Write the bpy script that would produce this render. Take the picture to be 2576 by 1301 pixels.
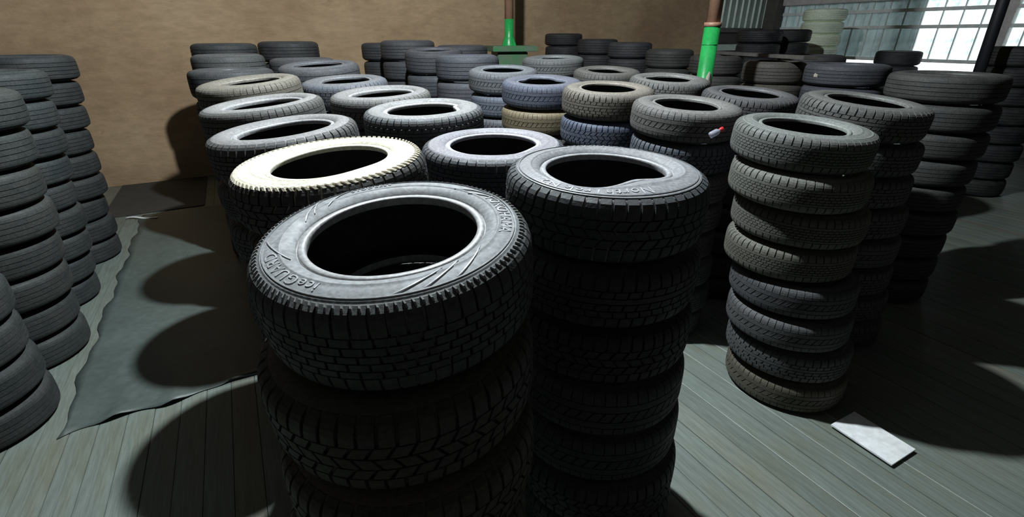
import bpy, bmesh, math, random
from mathutils import Vector, Matrix
random.seed(7)
PI = math.pi
for o in list(bpy.data.objects):
    bpy.data.objects.remove(o)
scene = bpy.context.scene
C = scene.collection

# ------------------------------------------------------------------ camera, world, exposure
H = 1.85
cam_d = bpy.data.cameras.new('camera')
cam_d.sensor_width = 36.0
cam_d.lens = 1200.0 / 2576.0 * 36.0
cam_d.clip_start = 0.02
cam = bpy.data.objects.new('camera', cam_d)
cam.location = (0, 0, H)
cam.rotation_euler = (math.radians(90 - 25), 0, 0)
C.objects.link(cam)
scene.camera = cam
w = bpy.data.worlds.new('world'); scene.world = w
w.use_nodes = True
bg = w.node_tree.nodes['Background']
bg.inputs['Color'].default_value = (0.86, 0.95, 1.0, 1)
bg.inputs['Strength'].default_value = 3.0
vs = scene.view_settings
vs.view_transform = 'Standard'; vs.look = 'None'; vs.gamma = 1.0; vs.use_curve_mapping = False
vs.exposure = 0.0
LAMP_POWER = 960.0
LAMP_POS = (-0.40, 2.80, 4.05)

# ------------------------------------------------------------------ helpers
TH = math.radians(29)                      # the shed's own axes: u along the back wall, v towards it
UX, UY = math.cos(TH), math.sin(TH)
def uv(u, v, z=0.0):
    return Vector((u * UX - v * UY, u * UY + v * UX, z))

def link(name, me, mat=None, parent=None, color=None):
    o = bpy.data.objects.new(name, me)
    C.objects.link(o)
    if mat is not None and me is not None and not me.materials:
        me.materials.append(mat)
    if parent is not None:
        o.parent = parent
    if color is not None:
        o.color = (*color, 1)
    return o

def thing(name, label, cat, loc=(0, 0, 0), rot=(0, 0, 0), group=None):
    o = bpy.data.objects.new(name, None)
    C.objects.link(o)
    o.empty_display_size = 0.1
    o.rotation_mode = 'ZYX'                 # turn about the upright axis first, then tilt
    o.location = loc; o.rotation_euler = rot
    o['label'] = label; o['category'] = cat
    if group: o['group'] = group
    return o

def tag(o, label, cat, group=None):
    o['label'] = label; o['category'] = cat
    if group: o['group'] = group
    return o

def mesh_of(name, verts, faces, smooth=False):
    me = bpy.data.meshes.new(name)
    me.from_pydata([tuple(v) for v in verts], [], faces)
    me.update()
    if smooth:
        for p in me.polygons: p.use_smooth = True
    return me

def box_geo(V, F, c, s, rotz=0.0):
    b = len(V); cr, sr = math.cos(rotz), math.sin(rotz)
    for dz in (-1, 1):
        for dx, dy in ((-1, -1), (1, -1), (1, 1), (-1, 1)):
            x, y = dx * s[0] / 2, dy * s[1] / 2
            V.append((c[0] + x * cr - y * sr, c[1] + x * sr + y * cr, c[2] + dz * s[2] / 2))
    for f in ((0, 3, 2, 1), (4, 5, 6, 7), (0, 1, 5, 4), (1, 2, 6, 5), (2, 3, 7, 6), (3, 0, 4, 7)):
        F.append([b + i for i in f])

def box_me(name, c, s, rotz=0.0, bevel=0.0):
    V, F = [], []
    box_geo(V, F, c, s, rotz)
    me = mesh_of(name, V, F)
    if bevel:
        bm = bmesh.new(); bm.from_mesh(me)
        bmesh.ops.bevel(bm, geom=bm.edges[:], offset=bevel, segments=2, affect='EDGES')
        bm.to_mesh(me); bm.free()
    return me

def lathe(name, prof, seg=48, closed=False, smooth=True, caps=False):
    V, F = [], []
    n = len(prof)
    for i in range(seg):
        a = 2 * PI * i / seg
        for r, z in prof:
            V.append((r * math.cos(a), r * math.sin(a), z))
    m = n if closed else n - 1
    for i in range(seg):
        j = (i + 1) % seg
        for k in range(m):
            k2 = (k + 1) % n
            F.append((i * n + k, j * n + k, j * n + k2, i * n + k2))
    if caps:
        F.append([i * n for i in range(seg)][::-1])
        F.append([i * n + n - 1 for i in range(seg)])
    return mesh_of(name, V, F, smooth)

# ------------------------------------------------------------------ materials
def nodes_of(name):
    m = bpy.data.materials.new(name); m.use_nodes = True
    nt = m.node_tree
    return m, nt, nt.nodes['Principled BSDF']

def noise(nt, scale, detail=4, rough=0.6, coord='Object', stretch=None):
    tc = nt.nodes.new('ShaderNodeTexCoord')
    n = nt.nodes.new('ShaderNodeTexNoise')
    n.inputs['Scale'].default_value = scale
    n.inputs['Detail'].default_value = detail
    n.inputs['Roughness'].default_value = rough
    src = tc.outputs[coord]
    if stretch:
        mp = nt.nodes.new('ShaderNodeMapping'); mp.inputs['Scale'].default_value = stretch
        nt.links.new(src, mp.inputs['Vector']); src = mp.outputs['Vector']
    nt.links.new(src, n.inputs['Vector'])
    return n.outputs['Fac']

def ramp(nt, fac, stops):
    r = nt.nodes.new('ShaderNodeValToRGB')
    el = r.color_ramp.elements
    while len(el) < len(stops): el.new(0.5)
    for e, (p, c) in zip(el, stops):
        e.position = p; e.color = (*c, 1) if len(c) == 3 else c
    nt.links.new(fac, r.inputs['Fac'])
    return r.outputs['Color']

def mixc(nt, fac, a, b, mode='MIX'):
    m = nt.nodes.new('ShaderNodeMix'); m.data_type = 'RGBA'; m.blend_type = mode
    for sock, v in ((m.inputs['Factor'], fac), (m.inputs['A'], a), (m.inputs['B'], b)):
        if hasattr(v, 'links'): nt.links.new(v, sock)
        elif isinstance(v, (int, float)): sock.default_value = v
        else: sock.default_value = (*v, 1)
    return m.outputs['Result']

def bump(nt, bsdf, height, strength, dist=0.01):
    b = nt.nodes.new('ShaderNodeBump'); b.inputs['Strength'].default_value = strength
    b.inputs['Distance'].default_value = dist
    nt.links.new(height, b.inputs['Height']); nt.links.new(b.outputs['Normal'], bsdf.inputs['Normal'])

def rubber(name, rough=0.55, spec=0.5, dust=0.35, bump_s=0.15):
    """worn tire rubber: the tint comes from each object's own colour, with patches of dry dust and scuffs"""
    m, nt, b = nodes_of(name)
    oi = nt.nodes.new('ShaderNodeObjectInfo')
    tc = nt.nodes.new('ShaderNodeTexCoord')
    add = nt.nodes.new('ShaderNodeVectorMath'); add.operation = 'ADD'
    comb = nt.nodes.new('ShaderNodeCombineXYZ')
    mul = nt.nodes.new('ShaderNodeMath'); mul.operation = 'MULTIPLY'; mul.inputs[1].default_value = 37.0
    nt.links.new(oi.outputs['Random'], mul.inputs[0])
    for k in ('X', 'Y', 'Z'): nt.links.new(mul.outputs[0], comb.inputs[k])
    nt.links.new(tc.outputs['Object'], add.inputs[0]); nt.links.new(comb.outputs[0], add.inputs[1])
    def nz(s, d=5):
        n = nt.nodes.new('ShaderNodeTexNoise'); n.inputs['Scale'].default_value = s; n.inputs['Detail'].default_value = d
        nt.links.new(add.outputs[0], n.inputs['Vector']); return n.outputs['Fac']
    big = ramp(nt, nz(7), [(0.38, (0, 0, 0)), (0.68, (1, 1, 1))])
    fine = ramp(nt, nz(90, 3), [(0.35, (0.72, 0.72, 0.72)), (0.7, (1.15, 1.15, 1.15))])
    dustc = mixc(nt, dust, oi.outputs['Color'], mixc(nt, 0.5, oi.outputs['Color'], (0.13, 0.12, 0.105)))
    col = mixc(nt, big, oi.outputs['Color'], dustc)
    col = mixc(nt, 1.0, col, fine, 'MULTIPLY')
    nt.links.new(col, b.inputs['Base Color'])
    rr = ramp(nt, nz(14), [(0.3, (rough - 0.1,) * 3), (0.7, (rough + 0.12,) * 3)])
    nt.links.new(rr, b.inputs['Roughness'])
    b.inputs['Specular IOR Level'].default_value = spec
    bump(nt, b, nz(140, 2), bump_s, 0.004)
    return m

M_SIDE = rubber('rubber_sidewall', 0.62, 0.35, 0.45, 0.10)
M_TREAD = rubber('rubber_tread', 0.68, 0.35, 0.30, 0.25)
M_BEAD = rubber('rubber_bead', 0.45, 0.5, 0.15, 0.06)
M_TEXT = rubber('rubber_lettering', 0.5, 0.5, 0.2, 0.05)

def simple(name, col, rough=0.6, metal=0.0, var=0.25, scale=6.0, bmp=0.1, col2=None):
    m, nt, b = nodes_of(name)
    f = noise(nt, scale, 6)
    c2 = col2 or tuple(c * (1 - var) for c in col)
    c = ramp(nt, f, [(0.3, c2), (0.7, col)])
    f2 = ramp(nt, noise(nt, scale * 9, 3), [(0.3, (0.85,) * 3), (0.7, (1.08,) * 3)])
    nt.links.new(mixc(nt, 1.0, c, f2, 'MULTIPLY'), b.inputs['Base Color'])
    b.inputs['Roughness'].default_value = rough
    b.inputs['Metallic'].default_value = metal
    if bmp: bump(nt, b, noise(nt, scale * 6, 4), bmp, 0.01)
    return m

def wall_material():
    m, nt, b = nodes_of('tan_plaster_wall')
    base = ramp(nt, noise(nt, 0.9, 6, 0.65), [(0.30, (0.320, 0.210, 0.125)), (0.55, (0.415, 0.290, 0.176)), (0.75, (0.455, 0.33, 0.206))])
    fib = ramp(nt, noise(nt, 5, 6, 0.7, stretch=(1, 1, 3.2)), [(0.35, (0.82, 0.82, 0.80)), (0.65, (1.06, 1.05, 1.05))])
    st = ramp(nt, noise(nt, 3.3, 3), [(0.70, (1, 1, 1)), (0.80, (0.62, 0.58, 0.55))])
    c = mixc(nt, 1.0, mixc(nt, 1.0, base, fib, 'MULTIPLY'), st, 'MULTIPLY')
    nt.links.new(c, b.inputs['Base Color'])
    b.inputs['Roughness'].default_value = 0.85
    b.inputs['Specular IOR Level'].default_value = 0.2
    bump(nt, b, noise(nt, 16, 6), 0.35, 0.02)
    return m

def plank_material():
    m, nt, b = nodes_of('green_painted_boards')
    oi = nt.nodes.new('ShaderNodeObjectInfo')
    tone = ramp(nt, oi.outputs['Random'], [(0.0, (0.135, 0.158, 0.140)), (0.35, (0.165, 0.195, 0.175)), (0.6, (0.180, 0.198, 0.172)), (0.85, (0.150, 0.180, 0.165)), (1.0, (0.170, 0.165, 0.138))])
    grain = ramp(nt, noise(nt, 10, 6, 0.65, coord='Object', stretch=(9, 0.6, 9)), [(0.3, (0.70, 0.70, 0.66)), (0.7, (1.12, 1.12, 1.12))])
    worn = ramp(nt, noise(nt, 2.2, 5, 0.6, stretch=(2.5, 0.8, 1)), [(0.5, (1, 1, 1)), (0.75, (0.9, 0.80, 0.64))])
    c = mixc(nt, 1.0, mixc(nt, 1.0, tone, grain, 'MULTIPLY'), worn, 'MULTIPLY')
    nt.links.new(c, b.inputs['Base Color'])
    b.inputs['Roughness'].default_value = 0.55
    bump(nt, b, noise(nt, 30, 4, stretch=(6, 0.6, 6)), 0.15, 0.005)
    return m

M_WALL = wall_material()
M_PLANK = plank_material()
M_SHEET = simple('green_floor_sheet', (0.095, 0.12, 0.108), 0.5, 0, 0.3, 2.5, 0.12)
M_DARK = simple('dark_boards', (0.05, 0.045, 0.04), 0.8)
M_CEIL = simple('ceiling_boards', (0.03, 0.028, 0.026), 0.9)
M_WALL2 = simple('dark_side_boards', (0.05, 0.043, 0.035), 0.9)
M_BEAM = simple('weathered_beam', (0.62, 0.58, 0.56), 0.8, 0, 0.35, 4)
M_STEEL = simple('dull_siding_steel', (0.40, 0.47, 0.41), 0.45, 0.2, 0.35, 3)
M_RAIL = simple('grey_window_rail', (0.80, 0.82, 0.80), 0.7)
M_GREEN = simple('green_gloss_paint', (0.020, 0.33, 0.075), 0.35, 0, 0.3, 5)
M_GREEN_D = simple('worn_green_paint', (0.035, 0.17, 0.06), 0.6, 0, 0.45, 9, 0.2, (0.12, 0.13, 0.10))
M_BROWN = simple('brown_primer_pipe', (0.36, 0.20, 0.13), 0.5, 0, 0.25, 6)
M_PEEL = simple('bare_grey_pipe', (0.36, 0.32, 0.27), 0.8)
M_POLE = simple('black_painted_pole', (0.012, 0.012, 0.016), 0.5)
M_PAPER = simple('white_board', (0.80, 0.82, 0.82), 0.6, 0, 0.12, 4, 0.05)
M_WOOD = simple('old_grey_wood', (0.11, 0.10, 0.09), 0.8, 0, 0.4, 5, 0.25)
M_GROUND = simple('pale_yard_concrete', (0.75, 0.75, 0.72), 0.9)
M_RED = simple('red_plastic', (0.55, 0.02, 0.03), 0.35)

def panel_material(name, col, trans, rough=0.6):
    m, nt, b = nodes_of(name)
    dirt = ramp(nt, noise(nt, 5, 6, 0.7), [(0.36, (0.72, 0.74, 0.73)), (0.56, (1, 1, 1))])
    c = mixc(nt, 1.0, dirt, col, 'MULTIPLY')
    t = nt.nodes.new('ShaderNodeBsdfTranslucent')
    nt.links.new(c, t.inputs['Color']); nt.links.new(c, b.inputs['Base Color'])
    b.inputs['Roughness'].default_value = rough
    mx = nt.nodes.new('ShaderNodeMixShader'); mx.inputs[0].default_value = trans
    nt.links.new(b.outputs[0], mx.inputs[1]); nt.links.new(t.outputs[0], mx.inputs[2])
    nt.links.new(mx.outputs[0], nt.nodes['Material Output'].inputs['Surface'])
    return m
M_PANEL_G = panel_material('grey_translucent_sheet', (0.55, 0.62, 0.62), 0.35)  # greyer, less translucent sheets towards the corner
M_PANEL_W = panel_material('white_translucent_sheet', (0.95, 1.0, 1.0), 0.9)

m, nt, b = nodes_of('clear_plastic'); M_CLEAR = m
b.inputs['Base Color'].default_value = (0.80, 0.82, 0.95, 1); b.inputs['Roughness'].default_value = 0.15
b.inputs['Transmission Weight'].default_value = 0.75; b.inputs['IOR'].default_value = 1.35
m, nt, b = nodes_of('lit_bulb'); M_BULB = m
b.inputs['Emission Color'].default_value = (0.88, 0.96, 1, 1); b.inputs['Emission Strength'].default_value = 25

# ------------------------------------------------------------------ the shed
U0, U1, V0, V1, ZC = -3.4, 11.6, -2.6, 8.12, 4.8
def struct(o, label):
    o['kind'] = 'structure'; o['label'] = label
    return o

floor = struct(link('floor', box_me('floor', (0, 0, -0.06), (1, 1, 1)), M_DARK), 'green painted board floor of the tire store')
me = box_me('subfloor', ((U0 + U1) / 2, (V0 + V1) / 2, -0.075), (U1 - U0, V1 - V0, 0.05)); me.materials.append(M_DARK)
floor.data = me; floor.rotation_euler = (0, 0, TH)
PW = 0.122
plank_me = box_me('floor_plank', (0, 0, 0), (PW - 0.0025, V1 - V0, 0.05), bevel=0.0012); plank_me.materials.append(M_PLANK)
k0 = math.ceil((U0 - 2.2) / PW); k1 = math.floor((U1 - 2.2) / PW)
for k in range(k0, k1):
    p = link('floor_plank', plank_me, M_PLANK, floor)
    p.location = (2.2 + (k + 0.5) * PW, (V0 + V1) / 2, -0.025 - random.choice((0, 0, 0.0008, 0.0016)))

M_SEAM = simple('pale_seam', (0.42, 0.45, 0.42), 0.6)
for su, sv0, sv1 in ((2.2, -1.0, 2.6), (1.956, -0.6, 1.7), (2.444, 0.2, 1.9)):
    st_ = link('seam_strip', box_me('seam_strip', (su, (sv0 + sv1) / 2, 0.0), (0.004, sv1 - sv0, 0.003)), M_SEAM, floor)
US = 9.55                                     # tan wall up to here, then metal siding to the corner
def uvbox(name, u0, u1, v0, v1, z0, z1, mat, parent=None, bevel=0.0):
    me = box_me(name, ((u0 + u1) / 2, (v0 + v1) / 2, (z0 + z1) / 2), (abs(u1 - u0), abs(v1 - v0), abs(z1 - z0)), bevel=bevel)
    o = link(name, me, mat, parent)
    if parent is None: o.rotation_euler = (0, 0, TH)
    return o
wall_back = struct(uvbox('wall_back', U0 - 0.2, US, V1, V1 + 0.15, -0.1, ZC, M_WALL), 'tan plastered back wall behind the tire stacks')
wall_siding = struct(uvbox('wall_siding', US, U1 + 0.2, V1 + 0.06, V1 + 0.15, -0.1, ZC, M_DARK), 'ribbed metal siding at the right end of the back wall')
def ribbed_sheet(name, width, height, ribs, depth, mat):
    """one sheet in local x (width) and z (height), trapezoid ribs towards -y"""
    V, F = [], []
    xs = []
    pitch = width / ribs
    for r in range(ribs):
        x = r * pitch
        xs += [(x, 0), (x + pitch * 0.55, 0), (x + pitch * 0.66, -depth), (x + pitch * 0.86, -depth), (x + pitch * 0.97, 0)]
    xs.append((width, 0))
    n = len(xs)
    for dy in (0, 0.004):
        for z in (0, height):
            for x, y in xs: V.append((x, y + dy, z))
    for i in range(n - 1):
        F.append((i, i + 1, n + i + 1, n + i))
        F.append((2 * n + i, 3 * n + i, 3 * n + i + 1, 2 * n + i + 1))
        F.append((i, 2 * n + i, 2 * n + i + 1, i + 1)); F.append((n + i, n + i + 1, 3 * n + i + 1, 3 * n + i))
    F.append((0, n, 3 * n, 2 * n)); F.append((n - 1, 3 * n - 1, 4 * n - 1, 2 * n - 1))
    return mesh_of(name, V, F)
sid = ribbed_sheet('siding_panel', 0.41, 1.45, 2, 0.03, M_STEEL); sid.materials.append(M_STEEL)
for i in range(5):
    s = link('siding_panel', sid, M_STEEL, wall_siding); s.location = (US + i * 0.413, V1 + 0.05, 2.02)
uvbox('siding_rail', US, U1, V1 - 0.02, V1 + 0.05, 1.93, 2.02, M_WOOD, wall_siding)
for i in range(3):
    uvbox('siding_rail', US, U1, V1 - 0.03, V1 + 0.05, 1.55 - i * 0.3, 1.68 - i * 0.3, M_STEEL, wall_siding)
post = uvbox('trim_1', U1 - 0.30, U1 - 0.02, V1 - 0.28, V1 + 0.02, -0.0, ZC, M_WOOD); struct(post, 'dark wooden corner post beside the window wall')

# right wall: beam, ribbed translucent sheets on two rails, open gap below, low wall
wall_right = struct(uvbox('wall_right', U1, U1 + 0.15, V0 - 0.2, V1 + 0.15, -0.1, 1.02, M_DARK), 'right wall of translucent sheets with an open gap under them')
uvbox('header_beam', U1 - 0.12, U1 + 0.15, V0, V1, 2.48, 2.66, M_BEAM, wall_right, 0.01)
uvbox('upper_wall', U1, U1 + 0.15, V0 - 0.2, V1 + 0.15, 2.66, ZC, M_DARK, wall_right)
uvbox('window_rail', U1 - 0.05, U1 + 0.02, V0, V1, 2.27, 2.33, M_RAIL, wall_right, 0.004)
uvbox('window_rail', U1 - 0.05, U1 + 0.02, V0, V1, 1.98, 2.04, M_RAIL, wall_right, 0.004)
uvbox('window_rail', U1 - 0.05, U1 + 0.02, V0, V1, 1.40, 1.46, M_RAIL, wall_right, 0.004)
for name_v, wd in ((3.80, 0.2), (3.1, 0.16)):
    uvbox('mullion', U1 - 0.10, U1 + 0.10, name_v - wd / 2, name_v + wd / 2, 1.0, 2.5, M_BEAM, wall_right, 0.006)
pan_g = ribbed_sheet('window_panel', 0.30, 1.06, 1, 0.03, M_PANEL_G); pan_g.materials.append(M_PANEL_G)
pan_w = ribbed_sheet('window_panel', 0.30, 1.06, 1, 0.03, M_PANEL_W); pan_w.materials.append(M_PANEL_W)
i = 0; v = V1 - 0.05
uvbox('unseen_solid_wall', U1, U1 + 0.15, V0 - 0.2, 3.1, 1.0, 2.66, M_DARK, wall_right)  # added out of view, closed solid to hold daylight back
while v - 0.30 > 3.1:
    pm = pan_g if v > 5.2 else pan_w
    uvbox('rib_shade_strip', U1 + 0.0, U1 + 0.035, v - 0.012, v + 0.008, 1.44, 2.48, M_RAIL, wall_right)  # added strip standing in for the shading along each sheet's rib
    s = link('window_panel', pm, None, wall_right); s.location = (U1 + 0.05, v, 1.44); s.rotation_euler = (0, 0, -PI / 2)
    v -= 0.303; i += 1
ground = uvbox('outside_ground', U1 + 0.15, U1 + 14, V0 - 8, V1 + 8, 0.1, 0.2, M_GROUND); struct(ground, 'pale sunlit yard ground beyond the right wall')

wl = struct(uvbox('wall_left', U0 - 0.15, U0, V0 - 0.2, V1 + 0.15, -0.1, ZC, M_WALL2), 'dark boarded left wall')
wf = struct(uvbox('wall_front', U0 - 0.2, U1 + 0.2, V0 - 0.15, V0, -0.1, ZC, M_WALL2), 'dark boarded wall behind the viewer')
ce = struct(uvbox('ceiling', U0 - 0.2, U1 + 0.2, V0 - 0.2, V1 + 0.2, ZC, ZC + 0.1, M_CEIL), 'dark boarded ceiling of the store')

# ------------------------------------------------------------------ tires
R0, H0 = 0.32, 0.095                            # base tire: radius, half width; copies are scaled
def lerp_tab(t, tab):
    for (a, va), (b_, vb) in zip(tab, tab[1:]):
        if t <= b_: return va + (vb - va) * (t - a) / (b_ - a)
    return tab[-1][1]
CROWN = [(0, 1.0), (0.3, 0.999), (0.5, 0.996), (0.66, 0.987), (0.78, 0.970), (0.86, 0.945), (0.91, 0.908), (0.97, 0.85)]
def r_out(zz): return R0 * lerp_tab(abs(zz), CROWN)
CASE = [(0, 0.968), (0.3, 0.967), (0.5, 0.964), (0.66, 0.956), (0.78, 0.940), (0.86, 0.920), (0.91, 0.900), (0.97, 0.85)]
def r_in(zz): return R0 * lerp_tab(abs(zz), CASE)

def side_profile(rec, ridges):
    """upper half, tread floor -> crest -> bead -> inner liner; (r, z) with z from the mid plane"""
    rz = rec / H0
    P = [(0.968, 0.0), (0.967, 0.3), (0.964, 0.5), (0.956, 0.66), (0.940, 0.78), (0.920, 0.86), (0.900, 0.91)]
    if ridges:
        P += [(0.890, 0.922), (0.887, 0.942), (0.878, 0.950), (0.875, 0.938)]
    P += [(0.855, 0.962), (0.825, 0.985), (0.795, 0.998)]
    if ridges:
        P += [(0.770, 0.995), (0.764, 1.012), (0.752, 1.012), (0.747, 0.992)]
    P += [(0.74, 1.0 - rz * 0.08), (0.715, 1.0 - rz * 0.25), (0.690, 1.0 - rz * 0.5), (0.674, 1.0 - rz * 0.78)]
    B = [(0.668, 1.0 - rz * 0.90), (0.664, 1.0 - rz * 1.30), (0.657, 1.0 - rz * 1.32), (0.653, 1.0 - rz * 0.98), (0.645, 1.0 - rz * 0.86), (0.628, 1.0 - rz * 0.84), (0.612, 1.0 - rz * 0.90),
         (0.603, 1.0 - rz * 1.05), (0.600, 1.0 - rz * 1.4), (0.606, 1.0 - rz * 1.4 - 0.12)]
    I = [(0.64, 0.74 - rz * 0.5), (0.72, 0.80 - rz * 0.3), (0.80, 0.82), (0.86, 0.76), (0.90, 0.6), (0.92, 0.3), (0.925, 0.0)]
    sc = lambda L: [(r * R0, z * H0) for r, z in L]
    return sc(P), sc(B), sc(I)

def sm(t): t = max(0, min(1, t)); return t * t * (3 - 2 * t)
def dent(x, y, z, dents):
    if not dents or z <= 0: return x, y, z
    r = math.hypot(x, y); th = math.atan2(y, x)
    wgt = sm((0.93 * R0 - r) / (0.30 * R0))
    dr = dz = 0.0
    for ang, sig, a, bz in dents:
        d = (th - math.radians(ang) + PI) % (2 * PI) - PI
        g = math.exp(-(d / math.radians(sig)) ** 2)
        dr -= a * g; dz += bz * g
    r2 = r + dr * wgt
    return x / r * r2, y / r * r2, z + dz * wgt

def revolve_dent(name, prof, seg, dents, mat, closed=False):
    me = lathe(name, prof, seg, closed)
    for v in me.vertices:
        v.co = dent(*v.co, dents)
        v.co.z += H0
    me.materials.append(mat)
    return me

def casing_set(key, rec=0.014, dents=None, seg=72, ridges=False):
    P, B, I = side_profile(rec, ridges)
    low_P, low_B, low_I = side_profile(0.014, False)
    mir = lambda L: [(r, -z) for r, z in L]
    # sidewalls and liner: tread floor up to bead, plus liner, plus mirrored lower half
    top = P + [B[0]]
    prof = mir(low_B)[::-1] + mir(low_P)[::-1] + top[1:]
    case = revolve_dent('casing', prof, seg, dents, M_SIDE)
    liner = revolve_dent('inner_liner', [B[-1]] + I + mir(low_I)[::-1][1:] + [mir(low_B)[-1]], seg, dents, M_TREAD)
    bead = revolve_dent('bead', B, seg, dents, M_BEAD)
    return case, bead, liner

def blocks(name, rows, mat, zoff=H0):
    V, F = [], []
    for row in rows:
        z0, z1, N, gap, ph, slant = row
        shoulder = max(abs(z0), abs(z1)) > 0.6
        ring = gap <= 0
        if ring: N = 56
        zs = [z0 + (z1 - z0) * t for t in ((0, 0.35, 0.6, 0.82, 1) if shoulder else (0, 1))]
        na = 2
        pitch = 2 * PI / N
        aw = pitch * (1 - max(gap, 0))
        for k in range(N):
            a0 = (k + ph) * pitch + (pitch - aw) / 2
            b = len(V); nz = len(zs)
            for lvl in (0, 1):
                for iz, zz in enumerate(zs):
                    for ia in range(na + 1):
                        t = ia / na
                        a = a0 + aw * t + slant * (zz - (z0 + z1) / 2) / max(z1 - z0, 1e-6)
                        if lvl == 0:
                            r = r_out(zz); z_ = zz
                            if not ring: a += (0.5 - t) * pitch * 0.05
                            if not shoulder: z_ = zz + (0.006 if iz == 0 else -0.006)
                        else:
                            r = r_in(zz) - 0.002; z_ = zz
                        V.append((r * math.cos(a), r * math.sin(a), z_ * H0 + zoff))
            w_ = na + 1; o2 = b + nz * w_
            up = 1 if z1 > z0 else -1
            def q(a_, b_, c_, d_): F.append((a_, b_, c_, d_) if up > 0 else (d_, c_, b_, a_))
            for iz in range(nz - 1):
                for ia in range(na):
                    p = b + iz * w_ + ia
                    q(p, p + 1, p + w_ + 1, p + w_)
                if not ring:
                    p = b + iz * w_; o_ = o2 + iz * w_
                    q(p, p + w_, o_ + w_, o_)
                    q(p + na, o_ + na, o_ + na + w_, p + na + w_)
            for ia in range(na):
                p, o_ = b + ia, o2 + ia
                q(p, o_, o_ + 1, p + 1)
                p, o_ = b + (nz - 1) * w_ + ia, o2 + (nz - 1) * w_ + ia
                q(p, p + 1, o_ + 1, o_)
    me = mesh_of(name, V, F); me.materials.append(mat)
    return me

def mirror_rows(rows): return [(-b_, -a_, N, g, p, s) for a_, b_, N, g, p, s in rows]
SH = {'brick': (0.44, 0.91, 58, 0.13, 0, 0), 'rib': (0.47, 0.91, 54, 0.05, 0, 0.0), 'block': (0.44, 0.91, 50, 0.14, 0, 0.01),
      'winter': (0.42, 0.91, 52, 0.17, 0, 0.012), 'fine': (0.46, 0.91, 54, 0.12, 0, 0.0), 'smooth': (0.47, 0.91, 56, 0.0, 0, 0)}
CEN = {'brick': [(0.255, 0.42, 46, 0.10, 0.0, 0), (0.075, 0.235, 46, 0.10, 0.5, 0), (-0.085, 0.055, 46, 0.10, 0.15, 0), (-0.255, -0.105, 46, 0.10, 0.62, 0), (-0.42, -0.275, 46, 0.10, 0.1, 0)],
       'rib': [(0.20, 0.44, 40, 0, 0, 0), (-0.17, 0.17, 52, 0.12, 0, 0.07), (-0.44, -0.20, 40, 0, 0, 0)],
       'block': [(0.22, 0.41, 50, 0.10, 0.5, 0.015), (0.03, 0.19, 40, 0, 0, 0), (-0.19, 0.0, 50, 0.11, 0.2, 0.02), (-0.41, -0.22, 50, 0.10, 0.5, -0.01)],
       'winter': [(0.15, 0.39, 48, 0.16, 0.3, 0.05), (-0.12, 0.12, 48, 0.14, 0.6, -0.05), (-0.39, -0.15, 48, 0.16, 0.3, 0.05)],
       'fine': [(0.30, 0.44, 40, 0, 0, 0), (0.15, 0.275, 76, 0.09, 0.5, 0.01), (0.0, 0.125, 76, 0.09, 0, 0.01), (-0.15, -0.025, 76, 0.09, 0.5, 0.01), (-0.30, -0.175, 76, 0.09, 0.2, 0.01), (-0.44, -0.325, 40, 0, 0, 0)],
       'smooth': [(0.16, 0.44, 40, 0, 0, 0), (-0.14, 0.13, 40, 0, 0, 0), (-0.44, -0.17, 40, 0, 0, 0)]}
TREAD = {}
for key in SH:
    TREAD[key] = (blocks('shoulder_tread', [SH[key]], M_TREAD), blocks('shoulder_tread', mirror_rows([SH[key]]), M_TREAD), blocks('centre_tread', CEN[key], M_TREAD))

CASING = {
    'plain': casing_set('plain'),
    'deep': casing_set('deep', 0.026),
    'shallow': casing_set('shallow', 0.010, [(20, 30, 0.008, 0), (160, 40, 0.006, 0)], 80),
    'worn1': casing_set('worn1', 0.014, [(100, 35, 0.025, -0.006), (-60, 30, 0.018, 0.006)]),
    'worn2': casing_set('worn2', 0.014, [(30, 25, 0.03, -0.004), (200, 40, 0.018, 0.004)]),
    'front': casing_set('front', 0.012, [(-75, 40, 0.008, 0.0)], 112, True),
    'front2': casing_set('front2', 0.014, [(-64, 36, 0.058, 0.008), (-115, 25, -0.012, 0)], 112, True),
    'white': casing_set('white', 0.014, [(155, 40, 0.014, 0), (-40, 30, 0.012, 0.003)], 96, True),
    'right_ring': casing_set('right_ring', 0.016, [(-30, 26, 0.012, 0.004)], 96, True),
    'tear': casing_set('tear', 0.018, [(140, 40, 0.038, 0.002), (25, 30, -0.012, 0)], 96),
    'tear2': casing_set('tear2', 0.020, [(130, 45, 0.028, 0.002), (20, 25, -0.008, 0)], 96),
    'notch': casing_set('notch', 0.018, [(8, 16, 0.035, 0.010), (120, 40, 0.012, 0)], 96),
    'slit': casing_set('slit', 0.014, [(120, 50, 0.075, 0.0), (-110, 40, 0.030, 0.002), (175, 30, 0.03, 0)], 96),
    'peak': casing_set('peak', 0.014, [(35, 26, 0.045, -0.002), (145, 26, 0.04, -0.002)], 96),
}
PLAIN = ['plain', 'deep', 'worn1', 'worn2']

def ring_prof_z(r, rec, ridges=True):
    P, B, I = side_profile(rec, False)
    pts = sorted(((p[0], p[1]) for p in P + B[:1]))
    for (ra, za), (rb, zb) in zip(pts, pts[1:]):
        if ra <= r <= rb: return za + (zb - za) * (r - ra) / (rb - ra)
    return pts[0][1]

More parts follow.
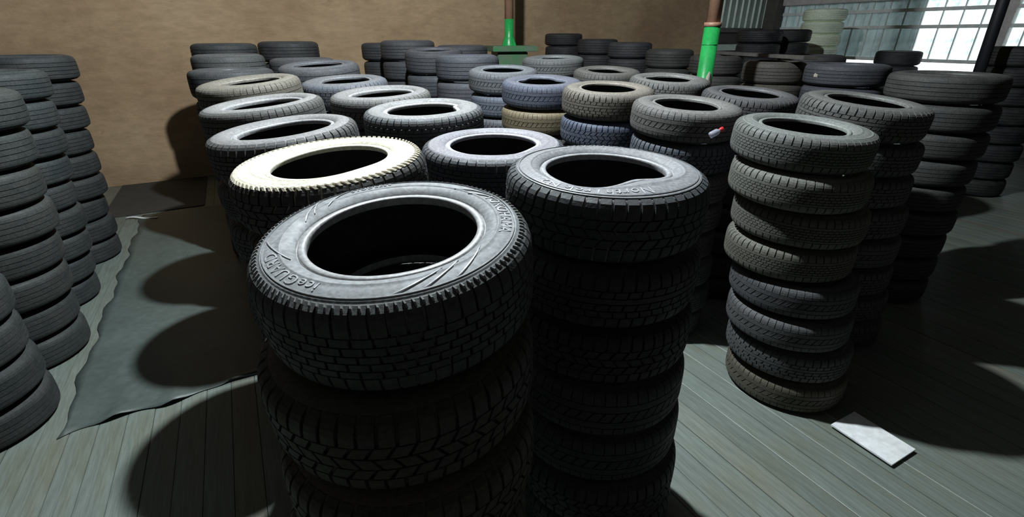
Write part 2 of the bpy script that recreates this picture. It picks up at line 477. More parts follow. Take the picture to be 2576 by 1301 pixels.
def lettering(name, jobs, rec, dents, depth=0.0016):
    """raised letters running clockwise round the upper sidewall: (text, start angle deg, baseline radius, height)"""
    V, F = [], []
    for text, a0, rad, hgt, arc in jobs:
        cu = bpy.data.curves.new('glyphs', 'FONT'); cu.body = text; cu.size = hgt * 1.4; cu.space_character = 1.12
        cu.resolution_u = 3; cu.extrude = 0.5
        ob = bpy.data.objects.new('glyphs', cu); C.objects.link(ob)
        dg = bpy.context.evaluated_depsgraph_get(); dg.update()
        me = bpy.data.meshes.new_from_object(ob.evaluated_get(dg))
        b = len(V); wx = max(v.co.x for v in me.vertices)
        for v in me.vertices:
            a = math.radians(a0) - v.co.x / wx * math.radians(arc)
            r = rad + v.co.y
            z = ring_prof_z(r, rec) + (depth if v.co.z > 0 else -0.002)
            x, y, z = dent(r * math.cos(a), r * math.sin(a), z, dents)
            V.append((x, y, z + H0))
        for p in me.polygons: F.append([b + i for i in p.vertices])
        bpy.data.objects.remove(ob); bpy.data.curves.remove(cu); bpy.data.meshes.remove(me)
    me = mesh_of(name, V, F); me.materials.append(M_TEXT)
    return me

def surf_strip(V, F, pts, width, rec, dents, hgt=0.0025):
    """raised thin rib along (radius, angle) points on the upper sidewall"""
    b = len(V); n = len(pts)
    P = [Vector((r * math.cos(a), r * math.sin(a))) for r, a in pts]
    for i in range(n):
        d = (P[min(i + 1, n - 1)] - P[max(i - 1, 0)]).normalized(); nn = Vector((-d.y, d.x))
        tap = 0.35 if i in (0, n - 1) else 1.0
        for sgn, up in ((-1, -0.002), (-0.6, hgt), (0.6, hgt), (1, -0.002)):
            q = P[i] + nn * sgn * width / 2 * tap
            z = ring_prof_z(q.length, rec) + up
            V.append((*dent(q.x, q.y, z, dents)[:2], dent(q.x, q.y, z, dents)[2] + H0))
    for i in range(n - 1):
        for k in range(3):
            p = b + i * 4 + k
            F.append((p, p + 4, p + 5, p + 1))

def serration(name, N, r0, r1, slant, frac, hgt, mat):
    V, F = [], []
    for k in range(N):
        a = 2 * PI * k / N; da = 2 * PI / N * frac / 2
        b = len(V)
        for t in (0.0, 0.5, 1.0):
            r = r0 + (r1 - r0) * t
            zz = ring_prof_z(r, 0.014) + (0.003 if t > 0.3 else 0)
            sl = slant * t
            for s_, up in ((-1, -0.003), (-0.7, hgt), (0.7, hgt), (1, -0.003)):
                aa = a + sl + s_ * da
                nr = r + up * 0.6
                V.append((nr * math.cos(aa), nr * math.sin(aa), zz + up * 0.8 + H0))
        for i in range(2):
            for j in range(3):
                p = b + i * 4 + j
                F.append((p, p + 1, p + 5, p + 4))
        for i in (0, 2):
            p = b + i * 4
            F.append((p, p + 1, p + 2, p + 3) if i == 2 else (p + 3, p + 2, p + 1, p))
    me = mesh_of(name, V, F); me.materials.append(mat)
    return me

ORD = ['first', 'second', 'third', 'fourth', 'fifth', 'sixth', 'seventh', 'eighth', 'ninth', 'tenth', 'eleventh', 'twelfth', 'thirteenth']
KR = 0.76                                       # rubber is dark
GREY, BLUE, BRN, TAN, BLK = (0.105, 0.108, 0.112), (0.085, 0.098, 0.128), (0.135, 0.120, 0.098), (0.22, 0.175, 0.105), (0.050, 0.052, 0.055)
LGREY = (0.16, 0.162, 0.166)

def jit(c, a=0.12):
    k = 1 + random.uniform(-a, a); t = random.uniform(-0.03, 0.03)
    return tuple(max(0.01, x * k * (1 + s * t)) for x, s in zip(c, (1, 0, -1)))

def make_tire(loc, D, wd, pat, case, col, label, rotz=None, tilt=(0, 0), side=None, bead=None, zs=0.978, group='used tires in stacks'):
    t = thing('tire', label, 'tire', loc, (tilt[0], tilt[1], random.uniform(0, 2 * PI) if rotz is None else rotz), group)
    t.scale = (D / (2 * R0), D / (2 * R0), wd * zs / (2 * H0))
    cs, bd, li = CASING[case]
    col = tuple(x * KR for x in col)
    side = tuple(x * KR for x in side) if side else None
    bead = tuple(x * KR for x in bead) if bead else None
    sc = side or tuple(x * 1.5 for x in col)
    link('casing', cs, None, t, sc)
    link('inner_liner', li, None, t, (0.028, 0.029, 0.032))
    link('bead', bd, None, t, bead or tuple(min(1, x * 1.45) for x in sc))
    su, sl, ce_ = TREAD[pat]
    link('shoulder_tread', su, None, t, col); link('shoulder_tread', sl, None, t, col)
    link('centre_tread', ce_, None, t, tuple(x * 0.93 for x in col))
    return t

DEEP = []
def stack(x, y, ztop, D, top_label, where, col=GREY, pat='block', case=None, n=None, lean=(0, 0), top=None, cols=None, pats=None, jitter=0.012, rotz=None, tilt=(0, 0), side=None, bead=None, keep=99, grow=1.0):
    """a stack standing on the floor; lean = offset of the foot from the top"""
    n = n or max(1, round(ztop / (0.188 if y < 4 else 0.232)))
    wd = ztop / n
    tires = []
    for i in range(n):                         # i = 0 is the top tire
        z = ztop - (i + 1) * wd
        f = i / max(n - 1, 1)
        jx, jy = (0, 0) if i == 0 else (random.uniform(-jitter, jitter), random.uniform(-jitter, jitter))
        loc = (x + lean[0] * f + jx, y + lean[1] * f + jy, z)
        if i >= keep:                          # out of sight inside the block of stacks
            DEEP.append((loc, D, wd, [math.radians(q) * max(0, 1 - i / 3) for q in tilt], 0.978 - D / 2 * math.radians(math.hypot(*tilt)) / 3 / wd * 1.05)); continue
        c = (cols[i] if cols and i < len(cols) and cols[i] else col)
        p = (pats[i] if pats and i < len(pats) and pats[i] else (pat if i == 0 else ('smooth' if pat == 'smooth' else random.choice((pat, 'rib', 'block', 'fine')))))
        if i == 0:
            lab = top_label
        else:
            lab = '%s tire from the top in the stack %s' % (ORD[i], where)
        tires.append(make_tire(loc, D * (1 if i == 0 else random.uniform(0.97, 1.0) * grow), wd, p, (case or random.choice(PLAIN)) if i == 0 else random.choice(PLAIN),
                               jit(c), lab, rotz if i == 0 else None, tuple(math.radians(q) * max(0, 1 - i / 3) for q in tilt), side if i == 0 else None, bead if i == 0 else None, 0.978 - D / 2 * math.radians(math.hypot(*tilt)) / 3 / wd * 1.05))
    return tires

# ---- front stack with the readable sidewall
REC1 = 0.012; D1 = [(-75, 40, 0.008, 0.0)]
S1 = stack(-0.265, 1.045, 1.475, 0.64, 'foremost tire, sidewall with raised lettering, slanting stripes and a toothed shoulder', 'nearest the viewer', (0.075, 0.080, 0.078), 'brick', 'front', n=6,
           cols=[None, (0.075, 0.075, 0.072), (0.105, 0.098, 0.075), (0.10, 0.10, 0.085)], pats=[None, 'winter', 'winter', 'block'], rotz=0, tilt=(6.0, -2.0),
           side=(0.31, 0.325, 0.335), bead=(0.42, 0.42, 0.42), lean=(-0.02, -0.12), grow=1.05)
t = S1[0]
for job in (('YOKOHAMA', 36, 0.775 * R0, 0.026, 46), ('iceGUARD', -110, 0.775 * R0, 0.025, 44), ('STUDLESS', 127, 0.79 * R0, 0.020, 24)):
    lt = lettering('sidewall_lettering', [job], REC1, D1)
    link('sidewall_lettering', lt, None, t, (0.36, 0.37, 0.385))['label'] = 'raised moulded letters'  # paler than the sidewall: glancing light put into the letter colour
for a_, dA, ra, rb in ((-78, 24, 0.86, 0.74), (-66, 22, 0.86, 0.73), (-52, 26, 0.86, 0.72), (168, -26, 0.70, 0.86), (158, -14, 0.71, 0.86), (146, -20, 0.72, 0.86), (60, -24, 0.75, 0.86), (48, -20, 0.74, 0.86), (190, 26, 0.86, 0.71)):
    V, F = [], []
    surf_strip(V, F, [(R0 * (ra + (rb - ra) * i / 8), math.radians(a_ + dA * i / 8)) for i in range(9)], 0.0045, REC1, D1)
    me = mesh_of('sidewall_stripe', V, F); me.materials.append(M_TEXT)
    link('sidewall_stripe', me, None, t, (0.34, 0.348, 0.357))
V, F = [], []
surf_strip(V, F, [(R0 * 0.870, 2 * PI * i / 120) for i in range(121)], 0.004, REC1, D1, 0.0032)
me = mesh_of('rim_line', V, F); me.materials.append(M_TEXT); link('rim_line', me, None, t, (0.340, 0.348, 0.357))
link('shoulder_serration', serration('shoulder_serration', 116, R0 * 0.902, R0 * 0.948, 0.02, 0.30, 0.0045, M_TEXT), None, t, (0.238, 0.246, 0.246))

# ---- second front stack
D2 = [(-64, 36, 0.058, 0.008), (-115, 25, -0.012, 0)]
S2 = stack(0.295, 1.49, 1.49, 0.635, 'grey lettered winter tire with its near bead bulging inwards, right of the foremost', 'right of the foremost stack', (0.070, 0.076, 0.080), 'winter', 'front2', n=7,
           rotz=0, side=(0.29, 0.295, 0.31), bead=(0.42, 0.425, 0.44), cols=[None, (0.05, 0.05, 0.052), (0.04, 0.04, 0.045)], pats=[None, 'block'], tilt=(2,1), lean=(0.06, -0.02))
for job in (('NorthTrek N2', 112, 0.790 * R0, 0.022, 62), ('NorthTrek N2', -70, 0.790 * R0, 0.022, 74)):
    lt = lettering('sidewall_lettering', [job], 0.014, D2)
    link('sidewall_lettering', lt, None, S2[0], (0.40, 0.41, 0.43))['label'] = 'raised moulded letters'  # pale colour carries the light these letters catch
V, F = [], []
for rr in (0.868, 0.893):
    V, F = [], []
    surf_strip(V, F, [(R0 * rr, 2 * PI * i / 120) for i in range(121)], 0.004, 0.014, D2, 0.003)
    me = mesh_of('rim_line', V, F); me.materials.append(M_TEXT); link('rim_line', me, None, S2[0], (0.170, 0.178, 0.187))

# ---- the white-walled tire
CREAM = (0.86, 0.83, 0.66)
S3 = stack(-0.605, 1.605, 1.495, 0.635, 'cream white dusty tire with a toothed shoulder, brightest of all', 'under the cream white tire', (0.070, 0.070, 0.068), 'winter', 'white', n=8, rotz=0, side=CREAM, bead=(1.0, 0.97, 0.79), tilt=(3,-3))
link('shoulder_serration', serration('shoulder_serration', 84, R0 * 0.890, R0 * 0.938, 0.06, 0.62, 0.0068, M_TEXT), None, S3[0], (0.612, 0.561, 0.442))

G2 = (0.125, 0.125, 0.13)
stack(-0.08, 2.11, 1.445, 0.63, 'grey tire with a round hole, behind the gap between the two front stacks', 'behind the gap between the two front stacks', (0.085, 0.09, 0.10), 'block', 'right_ring', n=8, rotz=0, side=(0.31, 0.30, 0.33), bead=(0.55, 0.55, 0.60), tilt=(2.5,0))
stack(-1.00, 2.16, 1.505, 0.63, 'grey tire with a teardrop hole right behind the cream white tire', 'under the teardrop-holed tire', (0.10, 0.10, 0.10), 'block', 'tear', n=8, rotz=0, side=(0.27, 0.265, 0.265), bead=(0.44, 0.44, 0.45), tilt=(3,-4))
stack(-0.465, 2.63, 1.525, 0.63, 'pale dusty tire with a notch at the right of its hole, left of centre', 'under the pale notched tire', (0.11, 0.118, 0.125), 'block', 'notch', n=8, rotz=0, side=(0.28, 0.28, 0.28), bead=(0.52, 0.52, 0.52), tilt=(3, -1))
stack(-1.35, 2.72, 1.545, 0.63, 'grey tire with a narrow slanted hole, second behind the cream white tire', 'second behind the cream white tire', (0.12, 0.118, 0.11), 'rib', 'tear2', n=8, rotz=0, side=(0.27, 0.265, 0.26), bead=(0.44, 0.44, 0.45), tilt=(3,-4))
stack(-0.82, 3.16, 1.55, 0.62, 'pale grey worn tire behind the notched tire, smooth shoulder', 'behind the pale notched tire', (0.145, 0.142, 0.135), 'rib', 'tear2', n=8, rotz=0.2, side=(0.25, 0.245, 0.245), bead=(0.42, 0.42, 0.42), keep=2, tilt=(3, -1.5))
stack(-1.71, 3.32, 1.61, 0.63, 'tan dusty tire with its hole squeezed to a slit, left column', 'under the tan slit-holed tire', (0.20, 0.18, 0.145), 'rib', 'slit', n=8, rotz=0, side=(0.24, 0.22, 0.185), bead=(0.30, 0.28, 0.24), tilt=(4.5, -3))
stack(-1.24, 3.78, 1.575, 0.62, 'blue-grey tire with lit square shoulder blocks beside the tan slit tire', 'beside the tan slit tire', (0.14, 0.15, 0.175), 'block', 'worn1', n=8, side=(0.17, 0.175, 0.185), keep=2, tilt=(3.5, -1))
stack(-1.64, 4.38, 1.655, 0.66, 'rounded dark tire with a thin hole behind the blue-grey square-block tire', 'under the rounded dark tire left of centre', (0.085, 0.09, 0.10), 'smooth', 'shallow', keep=1, tilt=(4, -1))
stack(-2.12, 5.22, 1.655, 0.63, 'dark tire half hidden between the back left stacks', 'half hidden between the back left stacks', (0.075, 0.077, 0.082), 'smooth', 'deep', keep=1)
stack(-2.30, 4.19, 1.615, 0.64, 'charcoal tire directly behind the tan slit tire', 'directly behind the tan slit tire', (0.065, 0.068, 0.072), 'smooth', 'slit')
stack(-2.70, 4.92, 1.70, 0.63, 'charcoal tire with a scuffed pale edge, second from the back at left', 'second from the back at left', (0.085, 0.09, 0.09), 'smooth', 'worn2', keep=1)
stack(-3.10, 5.62, 1.785, 0.64, 'black tire at the back left end of the column against the tan wall', 'at the back left end of the column', (0.045, 0.047, 0.048), 'smooth', 'plain', keep=6)
stack(-2.62, 6.12, 1.80, 0.66, 'black tire right of the back left one, standing against the tan wall', 'second from left against the tan wall', (0.045, 0.047, 0.05), 'smooth', 'plain', keep=2)
# back centre group
stack(-1.68, 6.96, 1.775, 0.64, 'dark tire at the left end of the back centre row', 'leftmost in the back centre row', (0.055, 0.056, 0.06), 'smooth', 'plain', keep=3)
stack(-1.27, 6.36, 1.81, 0.65, 'dark grey tire highest in the back centre row', 'second from left in the back centre row', (0.07, 0.07, 0.075), 'smooth', 'deep', keep=3)
stack(-0.62, 6.45, 1.755, 0.63, 'dark tire at the rear of the back centre row, left of the green plinth', 'left of the green plinth', (0.05, 0.051, 0.056), 'smooth', 'plain', keep=1)
stack(-0.865, 5.76, 1.735, 0.64, 'dark blue-grey tire with a lit rim in the middle of the back centre row', 'in the middle of the back centre row', (0.07, 0.073, 0.085), 'smooth', 'shallow', cols=[None, (0.075, 0.078, 0.09)], keep=4, tilt=(4, 0))
stack(-0.45, 5.20, 1.685, 0.64, 'blue-grey ribbed tire at the right end of the back centre row', 'rightmost in the back centre row', (0.085, 0.09, 0.105), 'smooth', 'worn1', cols=[None, (0.09, 0.095, 0.115)], keep=3)
# centre
stack(-0.08, 4.64, 1.60, 0.63, 'silvery grey ribbed tire in the centre of the picture', 'of ribbed grey tires in the centre', (0.16, 0.17, 0.185), 'rib', 'shallow', n=8, cols=[None, (0.13, 0.145, 0.18), (0.12, 0.125, 0.14)], pats=[None, 'rib', 'block'], rotz=0.3, keep=4, tilt=(4.5, 0))
stack(0.235, 3.97, 1.56, 0.63, 'blue-grey tire with a triangular hole lying on a tan tire', 'with the tan tire second from its top', (0.105, 0.118, 0.165), 'rib', 'peak', n=8, cols=[None, TAN, (0.12, 0.115, 0.11)], pats=[None, 'rib', 'block'], rotz=0, side=(0.16, 0.17, 0.21), keep=3, tilt=(4.5, 0))
stack(0.665, 3.49, 1.55, 0.63, 'brownish tire with square tread blocks lying on a blue-grey tire', 'under the brownish square-block tire', (0.17, 0.155, 0.135), 'block', 'shallow', n=8, cols=[None, (0.10, 0.118, 0.17), (0.10, 0.11, 0.14)], pats=[None, 'winter', 'block'], rotz=0.1, tilt=(4, 0))
stack(1.03, 2.95, 1.51, 0.63, 'dark grey tire with a row of slanted tread cuts, right of centre', 'under the dark slant-cut tire right of centre', (0.115, 0.115, 0.112), 'rib', 'worn2', n=8, cols=[None, (0.09, 0.10, 0.12)], pats=[None, 'winter'], rotz=2.8, tilt=(4, 1.5))
stack(1.65, 3.50, 1.515, 0.63, 'dull grey tire with a wide dark hole left of the farther right stack', 'under the dull tire behind the bottle', (0.09, 0.09, 0.095), 'block', 'shallow', n=8, rotz=0.5, tilt=(4.5, 1.5))
stack(1.27, 4.12, 1.565, 0.63, 'grey tire with a wavy thin hole in front of the green post', 'in front of the green post', (0.13, 0.13, 0.125), 'block', 'worn1', n=8, rotz=0.4, keep=1, tilt=(4.5, 1))
stack(0.90, 4.86, 1.58, 0.63, 'brown-grey flat tire behind the brownish square-block tire', 'behind the brownish square-block tire', (0.125, 0.12, 0.11), 'rib', 'worn2', n=8, rotz=0, keep=1, tilt=(4.5, 0))
stack(0.43, 5.40, 1.665, 0.64, 'pale grey tire tilted at the centre back, before the green plinth', 'tilted at the centre back', (0.13, 0.132, 0.128), 'rib', 'slit', n=9, rotz=0.6, keep=2, tilt=(3,-1))
# right foreground
stack(1.43, 2.40, 1.475, 0.635, 'greenish grey tire on top of the lone tall stack at right', 'standing alone at right above the white board', (0.125, 0.135, 0.128), 'fine', 'right_ring', n=8, lean=(0.17, -0.12), rotz=0, pats=[None, 'fine', 'fine', 'fine', 'rib', 'rib', 'block', 'rib'],
      cols=[None, (0.145, 0.145, 0.125), (0.14, 0.14, 0.12), (0.13, 0.128, 0.105), (0.085, 0.09, 0.10), (0.09, 0.095, 0.10), (0.085, 0.09, 0.095), (0.14, 0.13, 0.10)], side=(0.20, 0.215, 0.20), jitter=0.018, tilt=(3.5, 2))
stack(1.99, 2.83, 1.545, 0.65, 'dull grey tire behind the lone right stack, lit blocks at its left', 'right behind the lone right stack', (0.095, 0.098, 0.095), 'block', 'shallow', n=8, rotz=0, lean=(0.20, 0.05), tilt=(4.5, 3))
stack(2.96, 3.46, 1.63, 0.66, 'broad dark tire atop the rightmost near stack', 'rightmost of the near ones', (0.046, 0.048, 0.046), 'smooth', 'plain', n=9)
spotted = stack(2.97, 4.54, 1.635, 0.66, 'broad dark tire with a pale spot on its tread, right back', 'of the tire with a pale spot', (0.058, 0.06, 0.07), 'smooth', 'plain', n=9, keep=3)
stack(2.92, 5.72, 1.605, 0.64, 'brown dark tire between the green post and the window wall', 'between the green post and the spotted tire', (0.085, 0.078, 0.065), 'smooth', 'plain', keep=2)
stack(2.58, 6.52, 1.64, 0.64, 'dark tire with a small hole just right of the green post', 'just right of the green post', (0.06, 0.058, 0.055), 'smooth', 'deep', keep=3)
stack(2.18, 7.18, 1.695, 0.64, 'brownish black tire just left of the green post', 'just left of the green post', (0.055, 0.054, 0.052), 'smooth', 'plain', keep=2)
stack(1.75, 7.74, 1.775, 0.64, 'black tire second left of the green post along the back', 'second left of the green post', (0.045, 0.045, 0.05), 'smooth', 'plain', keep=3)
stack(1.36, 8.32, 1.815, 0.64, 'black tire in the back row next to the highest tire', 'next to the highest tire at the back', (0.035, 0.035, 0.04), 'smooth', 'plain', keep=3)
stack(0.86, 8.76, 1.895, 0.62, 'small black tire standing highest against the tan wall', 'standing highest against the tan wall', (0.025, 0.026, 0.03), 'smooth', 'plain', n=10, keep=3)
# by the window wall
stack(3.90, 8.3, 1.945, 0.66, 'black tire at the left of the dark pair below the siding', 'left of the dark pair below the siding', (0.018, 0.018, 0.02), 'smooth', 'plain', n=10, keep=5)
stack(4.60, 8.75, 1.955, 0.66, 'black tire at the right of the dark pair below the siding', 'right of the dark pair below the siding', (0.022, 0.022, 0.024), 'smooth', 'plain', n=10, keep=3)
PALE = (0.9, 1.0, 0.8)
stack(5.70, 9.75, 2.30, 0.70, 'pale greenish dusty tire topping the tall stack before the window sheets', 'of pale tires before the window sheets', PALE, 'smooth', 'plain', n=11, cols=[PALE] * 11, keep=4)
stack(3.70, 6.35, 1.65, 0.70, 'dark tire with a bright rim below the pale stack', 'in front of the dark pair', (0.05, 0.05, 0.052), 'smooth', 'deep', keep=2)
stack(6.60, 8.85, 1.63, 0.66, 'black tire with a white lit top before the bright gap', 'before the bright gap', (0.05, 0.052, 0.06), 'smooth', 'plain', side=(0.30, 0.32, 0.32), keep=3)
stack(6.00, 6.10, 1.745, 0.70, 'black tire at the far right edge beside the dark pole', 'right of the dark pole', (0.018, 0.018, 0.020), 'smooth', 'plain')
# left side along the aisle
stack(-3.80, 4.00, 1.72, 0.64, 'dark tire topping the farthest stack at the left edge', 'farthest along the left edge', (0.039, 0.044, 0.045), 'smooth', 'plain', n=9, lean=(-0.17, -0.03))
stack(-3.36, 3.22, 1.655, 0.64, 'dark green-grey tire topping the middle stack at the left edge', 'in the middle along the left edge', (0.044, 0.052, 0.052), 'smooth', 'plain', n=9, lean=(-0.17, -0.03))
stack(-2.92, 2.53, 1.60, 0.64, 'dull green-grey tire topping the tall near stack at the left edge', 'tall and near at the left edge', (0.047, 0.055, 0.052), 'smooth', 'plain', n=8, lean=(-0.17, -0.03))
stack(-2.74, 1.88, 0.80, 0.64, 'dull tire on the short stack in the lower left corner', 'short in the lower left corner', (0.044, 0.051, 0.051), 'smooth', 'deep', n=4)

P_, B_, I_ = side_profile(0.014, False)
half = [P_[0], P_[2], P_[4], P_[6], P_[-1], B_[4], B_[-1], I_[1], I_[3], I_[5]]
prof_ = half + [(r, -z) for r, z in half[::-1]]
V, F = [], []
for (lx, ly, lz), D_, w_, tl_, zs_ in DEEP:
    b_ = len(V); n_ = len(prof_); k_ = D_ / (2 * R0); q_ = w_ * zs_ / (2 * H0); mt_ = Matrix.Translation((lx, ly, lz)) @ Matrix.Rotation(tl_[0], 4, 'X') @ Matrix.Rotation(tl_[1], 4, 'Y')
    for i in range(28):
        a = 2 * PI * i / 28
        for r, z in prof_: V.append(mt_ @ Vector((r * k_ * math.cos(a), r * k_ * math.sin(a), (z + H0) * q_)))
    for i in range(28):
        j = (i + 1) % 28
        for k in range(n_):
            k2 = (k + 1) % n_; F.append((b_ + i * n_ + k, b_ + j * n_ + k, b_ + j * n_ + k2, b_ + i * n_ + k2))
dt = link('hidden_tires', mesh_of('hidden_tires', V, F, True), M_TREAD, None, (0.05, 0.05, 0.052))
tag(dt, 'dark lower tires deep inside the block of stacks, hardly visible', 'tires'); dt['kind'] = 'stuff'

V, F = [], []                                   # pale scuff stuck on the tread of one tire
for k in range(10):
    a = 2 * PI * k / 10; q = 0.021 * (1 + 0.25 * math.sin(k * 2.3))
    V += [(0.0, q * math.cos(a), q * 0.9 * math.sin(a)), (0.006, q * 0.7 * math.cos(a), q * 0.63 * math.sin(a))]
F = [(2 * k, (2 * k + 2) % 20, (2 * k + 3) % 20, 2 * k + 1) for k in range(10)] + [[2 * k + 1 for k in range(10)]]
sp = link('pale_patch', mesh_of('pale_patch', V, F), M_PEEL, spotted[0]); sp['label'] = 'pale brown spot'
a = math.radians(-165); t0 = spotted[0]
sp.matrix_parent_inverse = t0.matrix_basis.inverted()
sp.location = (t0.location.x + 0.329 * math.cos(a), t0.location.y + 0.329 * math.sin(a), t0.location.z + 0.085); sp.rotation_euler = (0, 0, a)

# ------------------------------------------------------------------ posts, plinth, pole
def tube(name, p0, p1, r, mat, parent, seg=28):
    p0, p1 = Vector(p0), Vector(p1); L = (p1 - p0).length
    me = lathe(name, [(r, 0), (r, L)], seg, caps=True)
    for p in me.polygons: p.use_smooth = len(p.vertices) == 4
    o = link(name, me, mat, parent)
    o.location = p0; o.rotation_euler = (p1 - p0).to_track_quat('Z', 'Y').to_euler()
    return o
gp = thing('support_post', 'round roof post, glossy green below and orange-brown above', 'post', (1.86, 4.92, 0))
tube('green_section', (0, 0, 0), (0, 0, 1.93), 0.072, M_GREEN, gp)
tube('collar', (0, 0, 1.93), (0, 0, 1.965), 0.078, M_BROWN, gp)
tube('upper_section', (0, 0, 1.965), (0, 0, ZC), 0.062, M_BROWN, gp)
tube('weld_ring', (0, 0, 1.775), (0, 0, 1.783), 0.0745, M_GREEN, gp)
V, F = [], []
for i in range(7):
    a = math.radians(-100 + i * 18)
    for z in (1.30, 1.42, 1.50 + 0.05 * math.sin(i * 1.3)):
        V.append((0.0735 * math.cos(a), 0.0735 * math.sin(a), z))
for i in range(6):
    for k in range(2):
        p = i * 3 + k; F.append((p, p + 3, p + 4, p + 1))
pm_ = link('peeled_patch', mesh_of('peeled_patch', V, F, True), M_PEEL, gp)
sol = pm_.modifiers.new('solid', 'SOLIDIFY'); sol.thickness = 0.003

pl = thing('post_plinth', 'brown post on a green flared foot and square green plinth at the back', 'post', (-0.04, 7.25, 0), (0, 0, TH - 0.25))
link('plinth_block', box_me('plinth_block', (0, 0, 0.83), (0.42, 0.42, 1.66), bevel=0.01), M_GREEN_D, pl)
link('cap_plate', box_me('cap_plate', (0.02, 0, 1.695), (0.62, 0.56, 0.07), bevel=0.006), M_GREEN_D, pl)
link('flared_foot', lathe('flared_foot', [(0.10, 1.73), (0.10, 1.74), (0.072, 1.83), (0.062, 1.85), (0.062, 2.06), (0.0, 2.06)], 32), M_GREEN, pl)
for k in range(4):
    V, F = [], []
    V += [(0.06, -0.006, 1.73), (0.125, -0.006, 1.73), (0.06, -0.006, 1.85), (0.06, 0.006, 1.73), (0.125, 0.006, 1.73), (0.06, 0.006, 1.85)]
    F += [(0, 1, 2), (5, 4, 3), (0, 3, 4, 1), (1, 4, 5, 2), (2, 5, 3, 0)]
    g = link('gusset', mesh_of('gusset', V, F), M_GREEN, pl); g.rotation_euler = (0, 0, k * PI / 2 + 0.6)
tube('upper_pipe', (0, 0, 2.06), (0, 0, ZC), 0.060, M_BROWN, pl)

dp = thing('dark_pole', 'black leaning pole in front of the bright window sheets at right', 'pole', (5.30, 5.72, 0), (0, 0, 0))
tube('shaft', (0, 0, 0.012), (-0.13, 0.12, ZC), 0.055, M_POLE, dp)
link('foot_plate', box_me('foot_plate', (0, 0, 0.008), (0.2, 0.2, 0.016), bevel=0.002), M_POLE, dp)

# ------------------------------------------------------------------ small things
bd_ = thing('long_board', 'long grey board lying across the dark stacks right of the green post', 'board', (2.86, 6.10, 1.632), (0, 0, math.radians(-81.5)))
link('board_face', box_me('board_face', (0, 0, 0.02), (1.85, 0.16, 0.035), bevel=0.003), M_WOOD, bd_)

def sheet_geo():
    V, F = [], []
    nu, nv = 34, 60
    u0, u1, v0, v1 = -1.14, -0.14, 2.70, 6.5
    for side in (0, 1):
        for j in range(nv + 1):
            for i in range(nu + 1):
                fu, fv = i / nu, j / nv
                u = u0 + (u1 - u0) * fu; v_ = v0 + (v1 - v0) * fv
                if j == 0: v_ += 0.10 * (fu - 0.15) + 0.012 * math.sin(fu * 23) + 0.02 * math.sin(fu * 9)
                if i == 0: u += -0.05 * fv + 0.015 * math.sin(fv * 31) + 0.01 * math.sin(fv * 77)
                z = 0.003 + 0.002 * (1 + math.sin(u * 9 + v_ * 3))
                edge = math.exp(-fv * 30)
                z += edge * (0.026 * math.exp(-((fu - 0.24) / 0.055) ** 2) + 0.024 * math.exp(-((fu - 0.50) / 0.05) ** 2) + 0.018 * math.exp(-((fu - 0.80) / 0.05) ** 2))
                V.append(uv(u, v_, z + (0.003 if side else 0)))
    n = (nu + 1) * (nv + 1); w_ = nu + 1
    for j in range(nv):
        for i in range(nu):
            p = j * w_ + i
            F.append((p + n, p + 1 + n, p + w_ + 1 + n, p + w_ + n)); F.append((p, p + w_, p + w_ + 1, p + 1))
    for i in range(nu):
        F.append((i, i + 1, i + 1 + n, i + n)); p = nv * w_ + i; F.append((p + 1, p, p + n, p + n + 1))
    for j in range(nv):
        p = j * w_; F.append((p + w_, p, p + n, p + w_ + n)); p += nu; F.append((p, p + w_, p + w_ + n, p + n))
    return mesh_of('floor_sheet', V, F, True)
tag(link('floor_sheet', sheet_geo(), M_SHEET), 'dark green floor sheet with a torn curled edge in the left aisle', 'sheet')
mt = link('dark_floor_strip', box_me('dark_floor_strip', (0, 0, 0.006), (1.0, 1.5, 0.008), bevel=0.002), M_DARK)  # thin dark brown strip laid over the boards beyond the floor sheet
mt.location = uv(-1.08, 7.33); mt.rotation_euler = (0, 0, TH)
tag(mt, 'dark brown strip on the floor at the foot of the tan wall', 'mat')
wb = link('white_board', box_me('white_board', (0, 0, 0.010), (0.29, 0.205, 0.010), bevel=0.001), M_PAPER)
wb.location = (1.815, 1.80, 0.002); wb.rotation_euler = (0, math.radians(0), math.radians(-63))
for v in wb.data.vertices:                      # warped
    v.co.z += 0.03 * v.co.x ** 2 + 0.004
tag(wb, 'white rectangular board lying on the floor at the foot of the right stack', 'board')
V, F = [], []
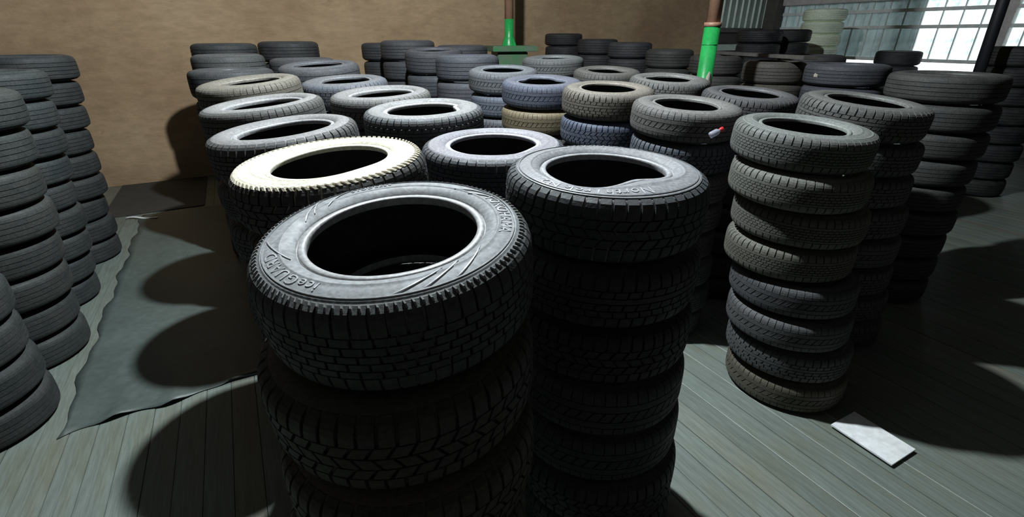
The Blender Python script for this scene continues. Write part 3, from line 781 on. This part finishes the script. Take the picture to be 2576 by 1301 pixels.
for i in range(9):
    for dy in (-1, 1):
        for z in (0.009, 0.013):
            V.append((-0.17 + i * 0.0425, dy * 0.018 + 0.008 * math.sin(i), z + 0.004 * math.sin(i * 0.9) + 0.003))
for i in range(8):
    b_ = i * 4
    for a_, c_ in ((0, 1), (1, 3), (3, 2), (2, 0)): F.append((b_ + a_, b_ + c_, b_ + c_ + 4, b_ + a_ + 4))
F.append((0, 2, 3, 1)); F.append((32, 33, 35, 34))
st = link('paper_strip', mesh_of('paper_strip', V, F), M_PAPER); st.location = (-4.13, 5.02, 0.0)
tag(st, 'narrow white paper strip on the floor by the tan wall', 'paper')

bo = thing('small_bottle', 'small clear plastic bottle with a red cap wedged between two stacks', 'bottle', (1.045, 2.555, 1.375), (0, 0, 0))
bo.rotation_euler = (math.radians(-12), math.radians(62), math.radians(12))
bo.scale = (1.2,) * 3
link('bottle_body', lathe('bottle_body', [(0.0, 0.0), (0.013, 0.0), (0.014, 0.004), (0.014, 0.034), (0.007, 0.043), (0.006, 0.048), (0.0, 0.048)], 20), M_CLEAR, bo)
link('cap', lathe('cap', [(0.0, 0.046), (0.009, 0.046), (0.010, 0.049), (0.010, 0.060), (0.008, 0.063), (0.0, 0.063)], 18), M_RED, bo)

# ------------------------------------------------------------------ the lamp over the stacks
la = thing('hanging_lamp', 'bare white bulb on a cord over the tire stacks', 'lamp', LAMP_POS)
tube('cord', (0, 0, 0.10), (0, 0, ZC - LAMP_POS[2]), 0.004, M_POLE, la, 10)
link('socket', lathe('socket', [(0, 0.115), (0.012, 0.115), (0.02, 0.10), (0.02, 0.045), (0.0, 0.045)], 20), M_POLE, la)
bulb = link('bulb', lathe('bulb', [(0.0, -0.055), (0.02, -0.05), (0.034, -0.033), (0.038, -0.01), (0.03, 0.02), (0.018, 0.05), (0.0, 0.05)], 24), M_BULB, la)
ld = bpy.data.lights.new('bulb_light', 'POINT'); ld.energy = LAMP_POWER; ld.color = (0.88, 0.96, 1.0); ld.shadow_soft_size = 0.06
lo = bpy.data.objects.new('bulb_light', ld); C.objects.link(lo); lo.parent = la; lo.location = (0, 0, -0.12)
